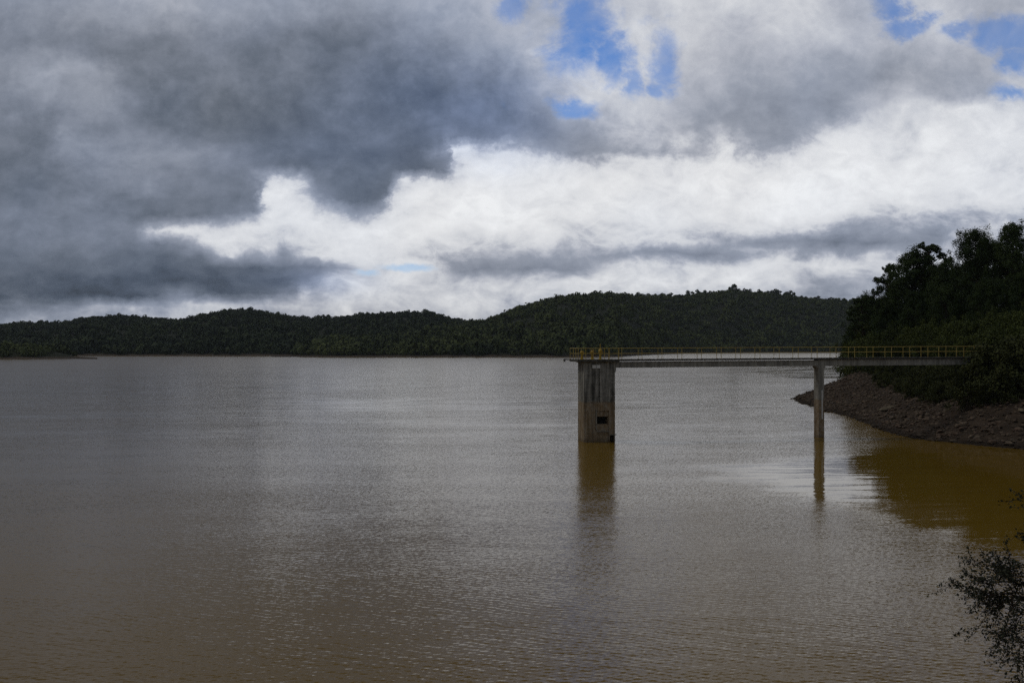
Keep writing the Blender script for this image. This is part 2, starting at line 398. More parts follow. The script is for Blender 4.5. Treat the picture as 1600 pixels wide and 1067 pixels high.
    cloud = nt.ramp(val, cr)
    # some of the grey is bluer, some warmer
    hue, _ = nt.noise(P, 3.3, 3, 0.5)
    cloud = nt.mixc(nt.math('MULTIPLY', nt.maprange(hue, 0.38, 0.62, 0.1, 0.9), nt.maprange(val, 0.6, 0.85, 1.0, 0.35)), cloud, nt.mixc(1.0, cloud, (0.92, 0.99, 1.10), 'MULTIPLY'))
    cloud = nt.mixc(nt.math('MULTIPLY', kf, kz), nt.mixc(1.0, cloud, (1.08, 1.0, 0.88), 'MULTIPLY'), cloud)   # warmer grey overhead
    # thin places in the grey deck where the blue above shows through
    for bx, by, brx, bry, bk in ((775, 185, 120, 60, .8), (600, 145, 150, 60, .55), (520, 235, 170, 40, .4), (480, 440, 90, 22, .6)):
        a = nt.math('DIVIDE', nt.math('SUBTRACT', U, bx/1600.0), brx/1600.0); b = nt.math('DIVIDE', nt.math('SUBTRACT', V, by/1600.0), bry/1600.0)
        g = nt.math('MULTIPLY', nt.math('EXPONENT', nt.math('MULTIPLY', nt.math('ADD', nt.math('MULTIPLY', a, a), nt.math('MULTIPLY', b, b)), -1.0)), bk)
        cloud = nt.mixc(nt.math('MULTIPLY', g, kf), cloud, nt.mixc(1.0, cloud, (0.88, 0.98, 1.17), 'MULTIPLY'))
    # blue openings
    holes = [(910,46,54,58,1.1),(955,84,28,38,1),(868,18,40,16,.6),(810,8,22,20,.8),(1034,96,32,52,1),(1000,34,22,12,.5),(982,128,16,26,.8),
             (894,162,36,19,1),(1016,140,20,16,.8),(1392,14,28,24,1),(1420,38,42,16,1),(1500,54,50,16,.8),(1570,58,60,30,1.1),(1592,92,36,24,1),(1584,150,30,14,.8),
             (640,418,46,7,.9),(575,426,22,6,.7),(1060,70,14,14,.6),(772,180,60,30,.16),(600,150,70,40,.14)]
    dens = None
    U2 = nt.math('ADD', U0, nt.math('MULTIPLY', warp(ny1, nx2), 0.8)); V2 = nt.math('ADD', V0, nt.math('MULTIPLY', warp(nz1, ny2), 0.7))
    for cx, cy, rx, ry, sgn in holes:
        a = nt.math('DIVIDE', nt.math('SUBTRACT', U2, cx/1600.0), rx/1600.0)
        b = nt.math('DIVIDE', nt.math('SUBTRACT', V2, cy/1600.0), ry/1600.0)
        rr = nt.math('ADD', nt.math('MULTIPLY', a, a), nt.math('MULTIPLY', b, b))
        g = nt.math('MULTIPLY', nt.math('EXPONENT', nt.math('MULTIPLY', rr, -0.8)), float(sgn))
        dens = g if dens is None else nt.math('MAXIMUM', dens, g)
    wis, _ = nt.noise(P, 17.0, 9, 0.66, 0.5)
    wis2, _ = nt.noise(nt.vmath('ADD', P, (0, 0, 2.0)), 9.0, 7, 0.6, 0.3)
    hole = nt.maprange(nt.math('ADD', dens, nt.math('MULTIPLY', nt.math('SUBTRACT', wis, 0.52), 1.5)), 0.18, 0.90, 0, 1, True)
    hole = nt.math('MULTIPLY', hole, nt.maprange(wis2, 0.35, 0.62, 0.55, 1.0))
    hole = nt.math('MULTIPLY', hole, kf)
    hole = nt.math('MULTIPLY', hole, nt.maprange(dens, 0.05, 0.2))
    sky = nt.N.new('ShaderNodeTexSky'); sky.sky_type = 'NISHITA'; sky.sun_disc = False
    sky.sun_elevation = R(SUN_EL); sky.sun_rotation = R(SUN_AZ); sky.altitude = 800; sky.air_density = 1.0; sky.dust_density = 0.3; sky.ozone_density = 2.0
    STR = 0.10
    hs = nt.N.new('ShaderNodeHueSaturation'); hs.inputs['Saturation'].default_value = SKY_SAT; hs.inputs['Value'].default_value = SKY_VAL
    nt.L.new(sky.outputs[0], hs.inputs['Color'])
    cl = nt.vmath('SCALE', cloud, scale=1.0/STR)
    out = nt.mixc(hole, cl, nt.mixc(1.0, hs.outputs[0], (0.92, 0.98, 1.22), 'MULTIPLY'))
    nt.L.new(out, bg.inputs['Color']); bg.inputs['Strength'].default_value = STR
    w.cycles.sampling_method = 'MANUAL'; w.cycles.sample_map_resolution = 512
SKY_SAT, SKY_VAL = 1.2, 1.0
build_world()

sd = bpy.data.lights.new('sun', 'SUN'); sd.energy = 0.55; sd.angle = R(14); sd.color = (1.0, 0.95, 0.87)
sun = bpy.data.objects.new('sun', sd); link(sun)
sv = Vector((math.sin(R(SUN_AZ))*math.cos(R(SUN_EL)), math.cos(R(SUN_AZ))*math.cos(R(SUN_EL)), math.sin(R(SUN_EL))))
sun.rotation_euler = sv.to_track_quat('Z', 'Y').to_euler(); sun.location = sv*300

# ------------------------------------------------------------------ lake
def build_lake():
    m, nt, b = new_mat('muddy_lake_water')
    p = worldpos(nt); x, y, z = nt.sep(p)
    # ruffled and sheltered areas of the surface (wind), laid out in metres
    big, _ = nt.noise(nt.comb(nt.math('MULTIPLY', x, 0.012), nt.math('MULTIPLY', y, 0.035), 0.0), 1.0, 5, 0.55, 0.6)
    mid, _ = nt.noise(nt.comb(nt.math('MULTIPLY', x, 0.05), nt.math('MULTIPLY', y, 0.16), 3.0), 1.0, 4, 0.55, 0.4)
    en, _ = nt.noise(nt.comb(nt.math('MULTIPLY', x, 0.10), nt.math('MULTIPLY', y, 0.22), 5.0), 1.0, 4, 0.6)
    wob = nt.math('MULTIPLY', nt.math('SUBTRACT', en, 0.5), 12.0)
    # lee of the right bank
    side = nt.math('SUBTRACT', x, nt.math('ADD', 13.7, nt.math('MULTIPLY', nt.math('SUBTRACT', 71.0, y), 0.27)))
    side = nt.maprange(nt.math('ADD', side, wob), -2.0, 3.0, 0, 1, True)
    farlim = nt.math('SUBTRACT', nt.math('ADD', 82.0, nt.math('MULTIPLY', nt.math('SUBTRACT', x, 23.0), 0.7)), y)
    farlim = nt.maprange(nt.math('ADD', farlim, wob), -3.0, 5.0, 0, 1, True)
    lee = nt.math('MULTIPLY', side, farlim)
    gust = nt.maprange(nt.math('ADD', nt.math('MULTIPLY', big, 0.7), nt.math('MULTIPLY', mid, 0.3)), 0.36, 0.64)
    amp = nt.mixf(gust, 0.30, 1.30)
    # a ruffled far bay on the right and a calm streak under the wooded hill
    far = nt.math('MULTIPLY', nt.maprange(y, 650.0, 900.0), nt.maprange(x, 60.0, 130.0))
    # far off the waves are finer than the eye resolves: they act as roughness
    fd = nt.maprange(y, 160.0, 520.0)
    amp = nt.math('MULTIPLY', amp, nt.mixf(fd, 1.0, 0.35))
    cx = nt.math('SUBTRACT', x, nt.math('MULTIPLY', y, 0.20))
    calm = nt.math('MULTIPLY', nt.maprange(nt.math('ADD', cx, nt.math('MULTIPLY', wob, 3.0)), 0.0, 40.0), nt.math('MULTIPLY', nt.maprange(nt.math('ADD', y, nt.math('MULTIPLY', wob, 4.0)), 285.0, 300.0), nt.maprange(y, 560.0, 420.0)))
    amp = nt.mixf(calm, amp, nt.maprange(mid, 0.42, 0.58, 0.08, 0.6))
    amp = nt.mixf(lee, amp, 0.10)
    # slopes of three wave trains, taken straight from noise so they survive at any distance
    def slopes(sx, sy, rot, seed, detail, rough):
        c, s_ = math.cos(rot), math.sin(rot)
        xr = nt.math('ADD', nt.math('MULTIPLY', x, c), nt.math('MULTIPLY', y, s_))
        yr = nt.math('SUBTRACT', nt.math('MULTIPLY', y, c), nt.math('MULTIPLY', x, s_))
        _, c2 = nt.noise(nt.comb(nt.math('MULTIPLY', xr, sx), nt.math('MULTIPLY', yr, sy), seed), 1.0, detail, rough)
        return nt.vmath('SUBTRACT', c2, (0.5, 0.5, 0.5))
    s1 = nt.vmath('SCALE', slopes(6.6, 11.5, 0.22, 1.0, 2, 0.6), scale=0.31)
    s2 = nt.vmath('SCALE', slopes(0.8, 2.2, -0.12, 7.0, 3, 0.55), scale=0.09)
    s3 = nt.vmath('SCALE', slopes(0.10, 0.32, 0.25, 13.0, 2, 0.5), scale=0.05)
    sl = nt.vmath('ADD', nt.vmath('ADD', nt.vmath('MULTIPLY', s1, nt.comb(amp, amp, amp)), nt.vmath('MULTIPLY', s2, nt.comb(amp, amp, amp))),
                  nt.vmath('SCALE', s3, scale=nt.mixf(nt.math('MAXIMUM', lee, calm), 1.0, 0.3)))
    # long low ripples that still run through the sheltered water
    s4 = nt.vmath('SCALE', slopes(0.22, 1.3, 0.06, 21.0, 3, 0.5), scale=0.06)
    sl = nt.vmath('ADD', sl, nt.vmath('SCALE', s4, scale=lee))
    # wind ripples: crossing short wave trains with wandering crests
    ph, _ = nt.noise(nt.comb(x, y, 31.0), 0.35, 3, 0.5); ph = nt.math('MULTIPLY', ph, 16.0)
    for dx, dy, wl, a_ in ((0.42, 0.91, 0.30, 0.028), (-0.30, 0.95, 0.22, 0.026), (0.10, 0.99, 0.50, 0.014)):
        q = nt.math('ADD', nt.math('MULTIPLY', x, dx*6.2832/wl), nt.math('MULTIPLY', y, dy*6.2832/wl))
        w_ = nt.math('MULTIPLY', nt.math('COSINE', nt.math('ADD', q, ph)), nt.math('MULTIPLY', amp, a_))
        sl = nt.vmath('ADD', sl, nt.vmath('SCALE', (dx, dy, 0.0), scale=w_))
        ph = nt.math('MULTIPLY', ph, -1.3)
    ax, ay, az = nt.sep(sl)
    nrm = nt.vmath('NORMALIZE', nt.comb(ax, ay, 1.0))
    nt.L.new(nrm, b.inputs['Normal'])
    nt.L.new(nt.mixc(far, (0.205, 0.122, 0.014), (0.66, 0.60, 0.50)), b.inputs['Base Color'])   # bright light on the far bay, painted as a pale base colour
    rgh = nt.mixf(fd, nt.mixf(lee, 0.12, 0.05), 0.20)
    rgh = nt.mixf(far, rgh, 0.36)
    rgh = nt.mixf(calm, rgh, nt.maprange(mid, 0.42, 0.58, 0.02, 0.15))
    nt.L.new(rgh, b.inputs['Roughness'])
    b.inputs['IOR'].default_value = 1.25
    b.inputs['Specular IOR Level'].default_value = 0.42
    xs = [-4000, -1500, -500, -150, -40, 0, 40, 150, 500, 1500, 4000]; ys = [-60, 0, 60, 150, 400, 1000, 2000, 3500, 6000]
    V = [(a, c, 0) for c in ys for a in xs]; n = len(xs)
    Fc = [(j*n+i, j*n+i+1, (j+1)*n+i+1, (j+1)*n+i) for j in range(len(ys)-1) for i in range(n-1)]
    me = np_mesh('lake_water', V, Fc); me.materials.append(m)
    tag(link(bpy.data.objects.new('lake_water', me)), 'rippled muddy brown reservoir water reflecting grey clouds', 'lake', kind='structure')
build_lake()

# ------------------------------------------------------------------ foliage generators
def leaf_quads(C, Nn, size, aspect=1.0, jitter=0.6, rng=RNG):
    """quads centred at C facing roughly along Nn"""
    n = len(C)
    N = Nn + rng.normal(0, jitter, (n, 3)); N /= np.linalg.norm(N, axis=1, keepdims=True) + 1e-9
    t = rng.normal(0, 1, (n, 3)); t -= N * np.sum(t*N, axis=1, keepdims=True); t /= np.linalg.norm(t, axis=1, keepdims=True) + 1e-9
    b = np.cross(N, t)
    s = (np.asarray(size) * rng.uniform(0.6, 1.4, n))[:, None] * 0.5
    w = s * aspect
    V = np.stack([C - t*s - b*w*0.35, C - t*s*0.1 - b*w, C + t*s, C + b*w - t*s*0.1], axis=1).reshape(-1, 3)
    Fc = np.arange(4*n).reshape(n, 4)
    return V, Fc

def clump_points(c, r, n, rng=RNG, shell=0.55):
    d = rng.normal(0, 1, (n, 3)); d /= np.linalg.norm(d, axis=1, keepdims=True)
    rad = rng.uniform(shell, 1.0, n) ** 0.8
    P = d * rad[:, None] * np.asarray(r)[None, :] + np.asarray(c)[None, :]
    return P, d

def merge(parts):
    V = []; Fc = []; o = 0
    for v, f in parts:
        V.append(v); Fc.append(f + o); o += len(v)
    return np.concatenate(V), np.concatenate(Fc)

def make_pine(h, rad, seed, n_clump=46, bare=0.35, leaf=0.34, per=170, sparse=False):
    """tall pine: leaning tapered trunk, rising limbs, rounded needle clumps with gaps between"""
    rng = np.random.default_rng(seed)
    tr = MB(); pts = []; rr = []
    lx, ly = rng.uniform(-0.05, 0.05, 2) * h
    for k in range(9):
        t = k/8
        pts.append((lx*t*t + rng.normal(0, .06), ly*t*t + rng.normal(0, .06), h*0.96*t)); rr.append(0.022*h*(1-t)**0.8 + 0.03)
    tr.path(pts, rr, 8)
    def axis(t):
        k = min(int(t*8), 7); f = t*8-k
        return np.array(pts[k])*(1-f) + np.array(pts[k+1])*f
    parts = []
    for i in range(n_clump):
        t = bare + (1-bare) * ((i+0.5)/n_clump)**0.85
        g = (t-bare)/(1-bare)
        env = rad * (math.sin(math.pi*min(1, 0.20+0.72*g))**0.75 if g < 0.97 else 0.12)
        a = i*2.39996 + rng.uniform(-.5, .5)
        out = env*rng.uniform(0.45, 1.0)
        base = axis(max(0.05, min(1, t-0.06)))
        c = axis(min(1, t)) + np.array([math.cos(a)*out, math.sin(a)*out, rng.uniform(-.3, .5) + 0.12*out])
        m = (base+c)/2 + np.array([0, 0, -0.08*out])
        tr.path([base, m, c], [0.05+0.02*out, 0.04+0.012*out, 0.02], 5)
        cr = rng.uniform(0.75, 1.25) * (0.20 if sparse else 0.36) * rad * (1.0 - 0.15*g)
        P, d = clump_points(c, (cr, cr, cr*0.8), per, rng, 0.3)
        parts.append(leaf_quads(P, d + np.array([0, 0, .3]), leaf, 0.55, 0.55, rng))
        for q in range(3):      # smaller satellite tufts
            cc = c + rng.normal(0, 1, 3)*cr*0.55
            P, d = clump_points(cc, (cr*.45,)*3, per//4, rng, 0.2)
            parts.append(leaf_quads(P, d, leaf*0.9, 0.5, 0.6, rng))
    return tr, merge(parts)

def make_bushy(h, rad, seed, n_clump=34, leaf=0.3, per=170, low=0.12):
    """broad rounded tree or tall bush, forked stem, foliage down to the ground"""
    rng = np.random.default_rng(seed)
    tr = MB(); parts = []
    for k in range(3):
        a = k*2.1 + rng.uniform(-.4, .4); o = rad*0.3
        tr.path([(0.12*math.cos(a), 0.12*math.sin(a), 0), (o*.5*math.cos(a), o*.5*math.sin(a), h*.35), (o*math.cos(a), o*math.sin(a), h*.75)], [0.03*h**.8, 0.022*h**.8, 0.02], 6)
    for i in range(n_clump):
        g = low + (1-low)*((i+.5)/n_clump)
        env = rad*math.sqrt(max(0.03, 1-((g-0.42)/0.62)**2))
        a = i*2.39996 + rng.uniform(-.5, .5)
        out = env*rng.uniform(0.35, 0.95)
        c = np.array([math.cos(a)*out, math.sin(a)*out, g*h*0.95 + rng.uniform(-.2, .2)])
        tr.path([(0, 0, max(.1, g*h*.55)), tuple(c*np.array([.55, .55, .9])), tuple(c)], [0.05, 0.035, 0.015], 4)
        cr = rad*rng.uniform(.24, .40)
        P, d = clump_points(c, (cr, cr, cr*.8), per, rng, 0.4)
        parts.append(leaf_quads(P, d + np.array([0, 0, .25]), leaf, 0.8, 0.6, rng))
        cc = c + rng.normal(0, 1, 3)*cr*.9
        P, d = clump_points(cc, (cr*.5,)*3, per//3, rng, 0.2)
        parts.append(leaf_quads(P, d, leaf*.9, 0.7, 0.7, rng))
    return tr, merge(parts)

class TreeKind:
    def __init__(s, name, gen, leafmat):
        tr, (V, Fc) = gen
        s.name = name
        s.trunk = bpy.data.meshes.new('trunk'); s.trunk.from_pydata(tr.v, [], tr.f); s.trunk.update(); s.trunk.materials.append(M['bark'])
        for p in s.trunk.polygons: p.use_smooth = True
        s.crown = np_mesh('crown', V, Fc); s.crown.materials.append(leafmat)
        s.h = float(V[:, 2].max())
    def place(s, loc, height, width_k=1.0, rz=None, label=None, cat='tree', group=None):
        r = empty(s.name, loc, random.uniform(0, 6.28) if rz is None else rz)
        k = height / s.h
        r.scale = (k*width_k, k*width_k, k)
        link(bpy.data.objects.new('trunk', s.trunk), r); link(bpy.data.objects.new('crown', s.crown), r)
        return tag(r, label, cat, group)

# ------------------------------------------------------------------ right bank terrain
SHORE = [(49.9,177),(46.8,161),(46,152),(44.7,143),(44.2,131),(41.8,116),(39.8,105),(39.9,99.3),(40.8,96),(42.9,92),(45.3,88),(52,80),(62,71),(78,64),(120,55),(320,40),
         (420,200),(420,520),(190,470),(140,380),(104,300),(86,252),(72,214),(62,190),(55,181)]
_S = np.array(SHORE)
def shore_dist(X, Y):
    """signed distance, + inside the bank"""
    X = np.asarray(X, float); Y = np.asarray(Y, float)
    best = np.full(X.shape, 1e9); inside = np.zeros(X.shape, bool)
    n = len(_S)
    for i in range(n):
        ax, ay = _S[i]; bx, by = _S[(i+1) % n]
        dx, dy = bx-ax, by-ay
        t = np.clip(((X-ax)*dx+(Y-ay)*dy)/(dx*dx+dy*dy), 0, 1)
        best = np.minimum(best, np.hypot(X-ax-t*dx, Y-ay-t*dy))
        cond = ((ay > Y) != (by > Y)) & (X < (bx-ax)*(Y-ay)/(by-ay+1e-12)+ax)
        inside ^= cond
    return np.where(inside, best, -best)
def bank_z(X, Y, rough=True):
    d = shore_dist(X, Y)
    d = np.atleast_1d(d)
    z = np.where(d < 0, 0.35*d, np.where(d < 9, 0.44*d, np.where(d < 34, 3.96+0.30*(d-9), 11.46+0.10*(np.minimum(d, 140)-34))))
    z = np.maximum(z, -4)
    if rough:
        XX = np.atleast_1d(X).ravel(); YY = np.atleast_1d(Y).ravel(); zz = z.ravel().copy()
        for i in range(len(zz)):
            if zz[i] > -3.9:
                p = Vector((XX[i], YY[i], 0))
                a = mnoise.fractal(p*0.13, 1.0, 2.0, 4)*0.55 + mnoise.fractal(p*0.7, 0.8, 2.0, 3)*0.22
                zz[i] += a*min(1.0, 0.25+max(zz[i], 0)*0.5)
        z = zz.reshape(z.shape)
    return z
def build_bank():
    xs = np.concatenate([np.arange(34, 90, 0.8), np.arange(90, 140, 2.5), np.arange(140, 440, 12)])
    ys = np.concatenate([np.arange(36, 84, 3.0), np.arange(84, 190, 0.9), np.arange(190, 300, 3), np.arange(300, 540, 12)])
    X, Y = np.meshgrid(xs, ys); Z = bank_z(X, Y)
    V = np.stack([X.ravel(), Y.ravel(), Z.ravel()], axis=1); n = len(xs)
    i, j = np.meshgrid(np.arange(n-1), np.arange(len(ys)-1)); a = (j*n+i).ravel()
    Fc = np.stack([a, a+1, a+n+1, a+n], axis=1)
    keep = (Z.ravel()[Fc] > -3.0).any(axis=1)
    me = np_mesh('stony_bank', V, Fc[keep], True); me.materials.append(M['bank'])
    tag(link(bpy.data.objects.new('shore_bank', me)), 'brown stony bank sloping from the dark trees down to the lake', 'bank', kind='structure')
build_bank()

# ------------------------------------------------------------------ stones on the bank
def ico(sub=1):
    t = (1+5**.5)/2
    v = [(-1,t,0),(1,t,0),(-1,-t,0),(1,-t,0),(0,-1,t),(0,1,t),(0,-1,-t),(0,1,-t),(t,0,-1),(t,0,1),(-t,0,-1),(-t,0,1)]
    f = [(0,11,5),(0,5,1),(0,1,7),(0,7,10),(0,10,11),(1,5,9),(5,11,4),(11,10,2),(10,7,6),(7,1,8),(3,9,4),(3,4,2),(3,2,6),(3,6,8),(3,8,9),(4,9,5),(2,4,11),(6,2,10),(8,6,7),(9,8,1)]
    v = [Vector(p).normalized() for p in v]
    for _ in range(sub):
        cache = {}; nf = []
        def midp(a, b):
            k = (min(a, b), max(a, b))
            if k not in cache: v.append(((v[a]+v[b])/2).normalized()); cache[k] = len(v)-1
            return cache[k]
        for a, b, c in f:
            ab, bc, ca = midp(a, b), midp(b, c), midp(c, a)
            nf += [(a, ab, ca), (b, bc, ab), (c, ca, bc), (ab, bc, ca)]
        f = nf
    return np.array([tuple(p) for p in v]), np.array(f)
def stone_shape(seed, sub):
    V, Fc = ico(sub); rng = np.random.default_rng(seed); V = V.copy()
    for _ in range(7):          # chop facets off the ball so it reads as broken rock
        n = rng.normal(0, 1, 3); n /= np.linalg.norm(n); dd = rng.uniform(.45, .8)
        over = np.maximum(V@n - dd, 0); V -= over[:, None]*n[None, :]
    V += rng.normal(0, .035, V.shape)
    return V, Fc
def rot_z(V, a, tilt=(0, 0)):
    c, s = np.cos(a), np.sin(a)
    W = V.copy(); W[:, 0] = V[:, 0]*c - V[:, 1]*s; W[:, 1] = V[:, 0]*s + V[:, 1]*c
    return W
def build_stones():
    rng = np.random.default_rng(5)
    shapes = [stone_shape(k, 1) for k in range(8)]
    # shoreline pieces weighted to what is seen
    parts = []; cnt = 0
    seg = [(i, i+1) for i in range(0, 11)] + [(24, 0), (23, 24), (22, 23)]
    L = np.array([np.hypot(*( _S[b]-_S[a])) for a, b in seg]); L = L/L.sum()
    XY = []
    for _ in range(10500):
        a, b = seg[rng.choice(len(seg), p=L)]; t = rng.random()
        p = _S[a]*(1-t)+_S[b]*t
        tang = (_S[b]-_S[a])/np.hypot(*(_S[b]-_S[a])); nrm = np.array([-tang[1], tang[0]])
        d = rng.uniform(-0.6, 11.0)
        for sgn in (1, -1):
            q = p + sgn*nrm*d
            if (shore_dist(q[0:1], q[1:2])[0] > 0) == (d > 0): break
        XY.append(q)
    XY = np.array(XY); Z = bank_z(XY[:, 0], XY[:, 1])
    for (x, y), z in zip(XY, Z):
        if z > 4.9 or z < -0.5: continue
        V, Fc = shapes[rng.integers(8)]
        s = rng.lognormal(-2.25, 0.5); s = min(s, 0.42)
        W = rot_z(V*np.array([1.25, 1.0, .8])*s, rng.uniform(0, 6.28)) + np.array([x, y, z + s*0.2])
        parts.append((W, Fc))
    V, Fc = merge(parts); me = np_mesh('rubble', V, Fc); me.materials.append(M['rubble'])
    tag(link(bpy.data.objects.new('shore_rubble', me)), 'loose broken brown stones strewn over the waterside slope', 'rubble', kind='stuff')
    # boulders one can pick out, given as photo column, row and size
    big = [stone_shape(100+k, 2) for k in range(4)]
    meshes = []
    for k, (V, Fc) in enumerate(big):
        me = np_mesh('boulder', V*np.array([1.3, 1., .65]), Fc); me.materials.append(M['rubble']); meshes.append(me)
    spots = [(1283,628,.5),(1322,632,.6),(1352,650,.7),(1368,628,.6),(1405,668,.8),(1436,682,.7),(1448,655,.8),(1470,676,.7),(1490,690,.6),(1505,672,.7),(1530,690,.7),
             (1520,655,.6),(1546,676,.8),(1560,662,.6),(1575,694,.8),(1590,672,.7),(1420,640,.6),(1398,655,.7),(1335,641,.5),(1300,618,.6)]
    for i, (px, py, s) in enumerate(spots):
        # walk along the sight line until it meets the bank
        best = None
        for Y in np.arange(84, 190, 0.5):
            p = world_pt(px, py, Y)
            if bank_z(np.array([p.x]), np.array([p.y]), False)[0] >= p.z: best = p; break
        if best is None: continue
        o = bpy.data.objects.new('boulder', meshes[i % 4]); o.location = (best.x, best.y, float(bank_z(np.array([best.x]), np.array([best.y]))[0]) + .1*s)
        s *= .55; o.scale = (s, s, s); o.rotation_euler = (random.uniform(-.3, .3), random.uniform(-.3, .3), random.uniform(0, 6.28))
        tag(link(o), 'dark brown angular boulder lying among the waterside rubble', 'boulder', 'boulders on the stony bank')
    V, Fc = stone_shape(205, 2)
    me = np_mesh('pale_slab', V*np.array([1.9, .8, .45]), Fc); me.materials.append(M['pale_rock'])
    for (px, py, s, rz, lab) in ((1386, 641, .8, .5, 'pale yellowish slab of rock lying tilted on the brown bank'), (1595, 650, .4, 1.2, 'small pale grey rock under the bushes at the right edge')):
        for Y in np.arange(84, 190, 0.25):
            p = world_pt(px, py, Y)
            if bank_z(np.array([p.x]), np.array([p.y]), False)[0] >= p.z: break
        o = bpy.data.objects.new('rock_slab', me); o.location = (p.x, p.y, float(bank_z(np.array([p.x]), np.array([p.y]))[0])+.25); o.scale = (s,)*3; o.rotation_euler = (.12, -.18, rz)
        tag(link(o), lab, 'rock')
    # stump of a dead branch standing in the shallows beside the spit
    st = MB().path([(0, 0, -.6), (.05, 0, .25), (.02, .02, .62)], [.07, .06, .04], 6).path([(.04, 0, .2), (.3, .05, .5), (.46, .02, .52)], [.045, .035, .02], 5)
    o = st.build('dead_branch', M['drift']); q = world_pt(1323, 653, 127.0); o.location = (q.x, q.y, 0)
    tag(o, 'dark forked dead branch sticking out of the shallow water by the spit', 'branch')
build_stones()

# ------------------------------------------------------------------ trees on the right bank
K = {
 'pine_a': TreeKind('pine_tree', make_pine(20, 5.2, 1, 56, .22, .27, 400), M['pine']),
 'pine_b': TreeKind('pine_tree', make_pine(20, 4.6, 2, 54, .22, .27, 400), M['pine']),
 'pine_c': TreeKind('pine_tree', make_pine(18, 3.4, 3, 36, .25, .27, 240, True), M['pine']),
 'pine_d': TreeKind('pine_tree', make_pine(20, 5.8, 4, 64, .2, .27, 400), M['pine']),
 'bush_a': TreeKind('broadleaf_tree', make_bushy(8, 4.2, 11, 40, leaf=.24, per=230), M['broad']),
 'bush_b': TreeKind('broadleaf_tree', make_bushy(7, 3.6, 12, 30, leaf=.24, per=230), M['broad']),
 'bush_c': TreeKind('waterside_bush', make_bushy(4, 2.8, 13, 34, .16, 230, .02), M['olive']),
 'bush_d': TreeKind('waterside_bush', make_bushy(4, 2.4, 14, 32, .16, 230, .02), M['olive']),
}
def plant(kind, px, Y, top, wk=1.0, label=None, cat='tree', group=None, sink=0.3):
    X = (px-800)/F*Y
    z = float(bank_z(np.array([X]), np.array([Y]), False)[0]) - sink
    ztop = CAM_Z - (top-HZ)/F*Y
    return K[kind].place((X, Y, z), max(1.5, ztop-z), wk, None, label, cat, group)
G_P = 'pines on the right bank'
plant('pine_c', 1352, 215, 462, 1.0, 'short thin pine leaning out at the left end of the bank trees', group=G_P)
plant('pine_c', 1384, 205, 410, 1.0, 'slim sparse pine standing up left of the tall dark pines', group=G_P)
plant('pine_a', 1422, 190, 380, 0.85, 'pointed dark pine forming the first tall peak from the left', group=G_P)
plant('pine_c', 1453, 186, 376, 1.1, 'thin ragged pine with see-through tufts right of the pointed pine', group=G_P)
plant('pine_b', 1472, 182, 402, 0.9, 'lower dark pine in the dip between the two groups of tall pines', group=G_P)
plant('pine_d', 1530, 165, 350, 0.75, 'broad rounded pine at the left of the tallest group', group=G_P)
plant('pine_b', 1586, 160, 340, 0.85, 'tallest dark pine with a domed top near the right edge', group=G_P)
plant('pine_a', 1632, 150, 348, 0.8, 'tall dark pine cut off by the right edge of the picture', group=G_P)
back = [(1338,238,508,'pine_a'),(1346,232,478,'pine_b'),(1360,222,452,'pine_a'),(1400,225,432,'pine_b'),(1440,215,415,'pine_a'),(1495,205,420,'pine_d'),(1512,185,400,'pine_a'),(1558,180,368,'pine_d'),(1610,178,372,'pine_b'),(1660,170,360,'pine_d'),
        (1372,228,470,'pine_b'),(1352,235,500,'pine_a'),(1430,170,450,'pine_b'),(1480,165,440,'pine_a'),(1545,150,430,'pine_d'),(1600,145,420,'pine_b'),(1655,140,410,'pine_a'),
        (1395,190,470,'pine_a')]
for px, Y, top, k in back:
    plant(k, px, Y, top, 0.95, 'dark pine packed into the dense stand on the right bank', group='pines massed in the dense stand')
mid = [(1338,228,520,'bush_a'),(1352,200,515,'bush_b'),(1372,185,505,'bush_a'),(1398,175,500,'bush_b'),(1425,165,500,'bush_a'),(1452,155,495,'bush_b'),(1478,150,500,'bush_a'),
       (1500,145,490,'bush_b'),(1528,138,485,'bush_a'),(1556,134,478,'bush_b'),(1585,130,470,'bush_a'),(1620,126,470,'bush_b'),(1440,140,515,'bush_b'),(1480,132,512,'bush_a'),(1400,158,522,'bush_a'),
       (1365,172,530,'bush_b'),(1520,125,508,'bush_a'),(1556,120,500,'bush_b'),(1595,116,495,'bush_a')]
for px, Y, top, k in mid:
    plant(k, px, Y, top, 1.0, 'rounded dull green broadleaf tree below the dark pines', group='broadleaf trees on the right bank')
low = [(1340,205,560,'bush_c'),(1346,185,562,'bush_d'),(1362,165,566,'bush_c'),(1352,172,574,'bush_d'),(1380,152,565,'bush_d'),(1385,140,580,'bush_c'),(1402,146,560,'bush_c'),(1420,134,572,'bush_d'),(1440,126,568,'bush_c'),(1428,124,588,'bush_d'),
       (1462,120,566,'bush_d'),(1484,116,564,'bush_c'),(1470,112,592,'bush_c'),(1502,112.5,560,'bush_d'),(1500,109.5,586,'bush_c'),(1455,116,584,'bush_d'),(1408,132,586,'bush_c'),(1370,150,584,'bush_d')]
for px, Y, top, k in low:
    plant(k, px, Y, top, 1.0, 'low dark olive bush along the top of the stony bank', 'bush', 'bushes above the stony bank')
front = [(1535,101,556,'bush_c',1.0),(1556,100.5,530,'bush_d',1.0),(1582,100,522,'bush_c',1.0),(1606,99,515,'bush_d',1.0),(1530,104.5,545,'bush_d',.8),(1568,99,570,'bush_c',.8),(1595,97,580,'bush_d',.8),(1545,99.5,588,'bush_c',.7),(1640,98,520,'bush_c',1.0)]
for px, Y, top, k, wk in front:
    plant(k, px, Y, top, wk, 'tall dark bush hiding the shore end of the footbridge', 'bush', 'bushes at the shore end of the bridge')

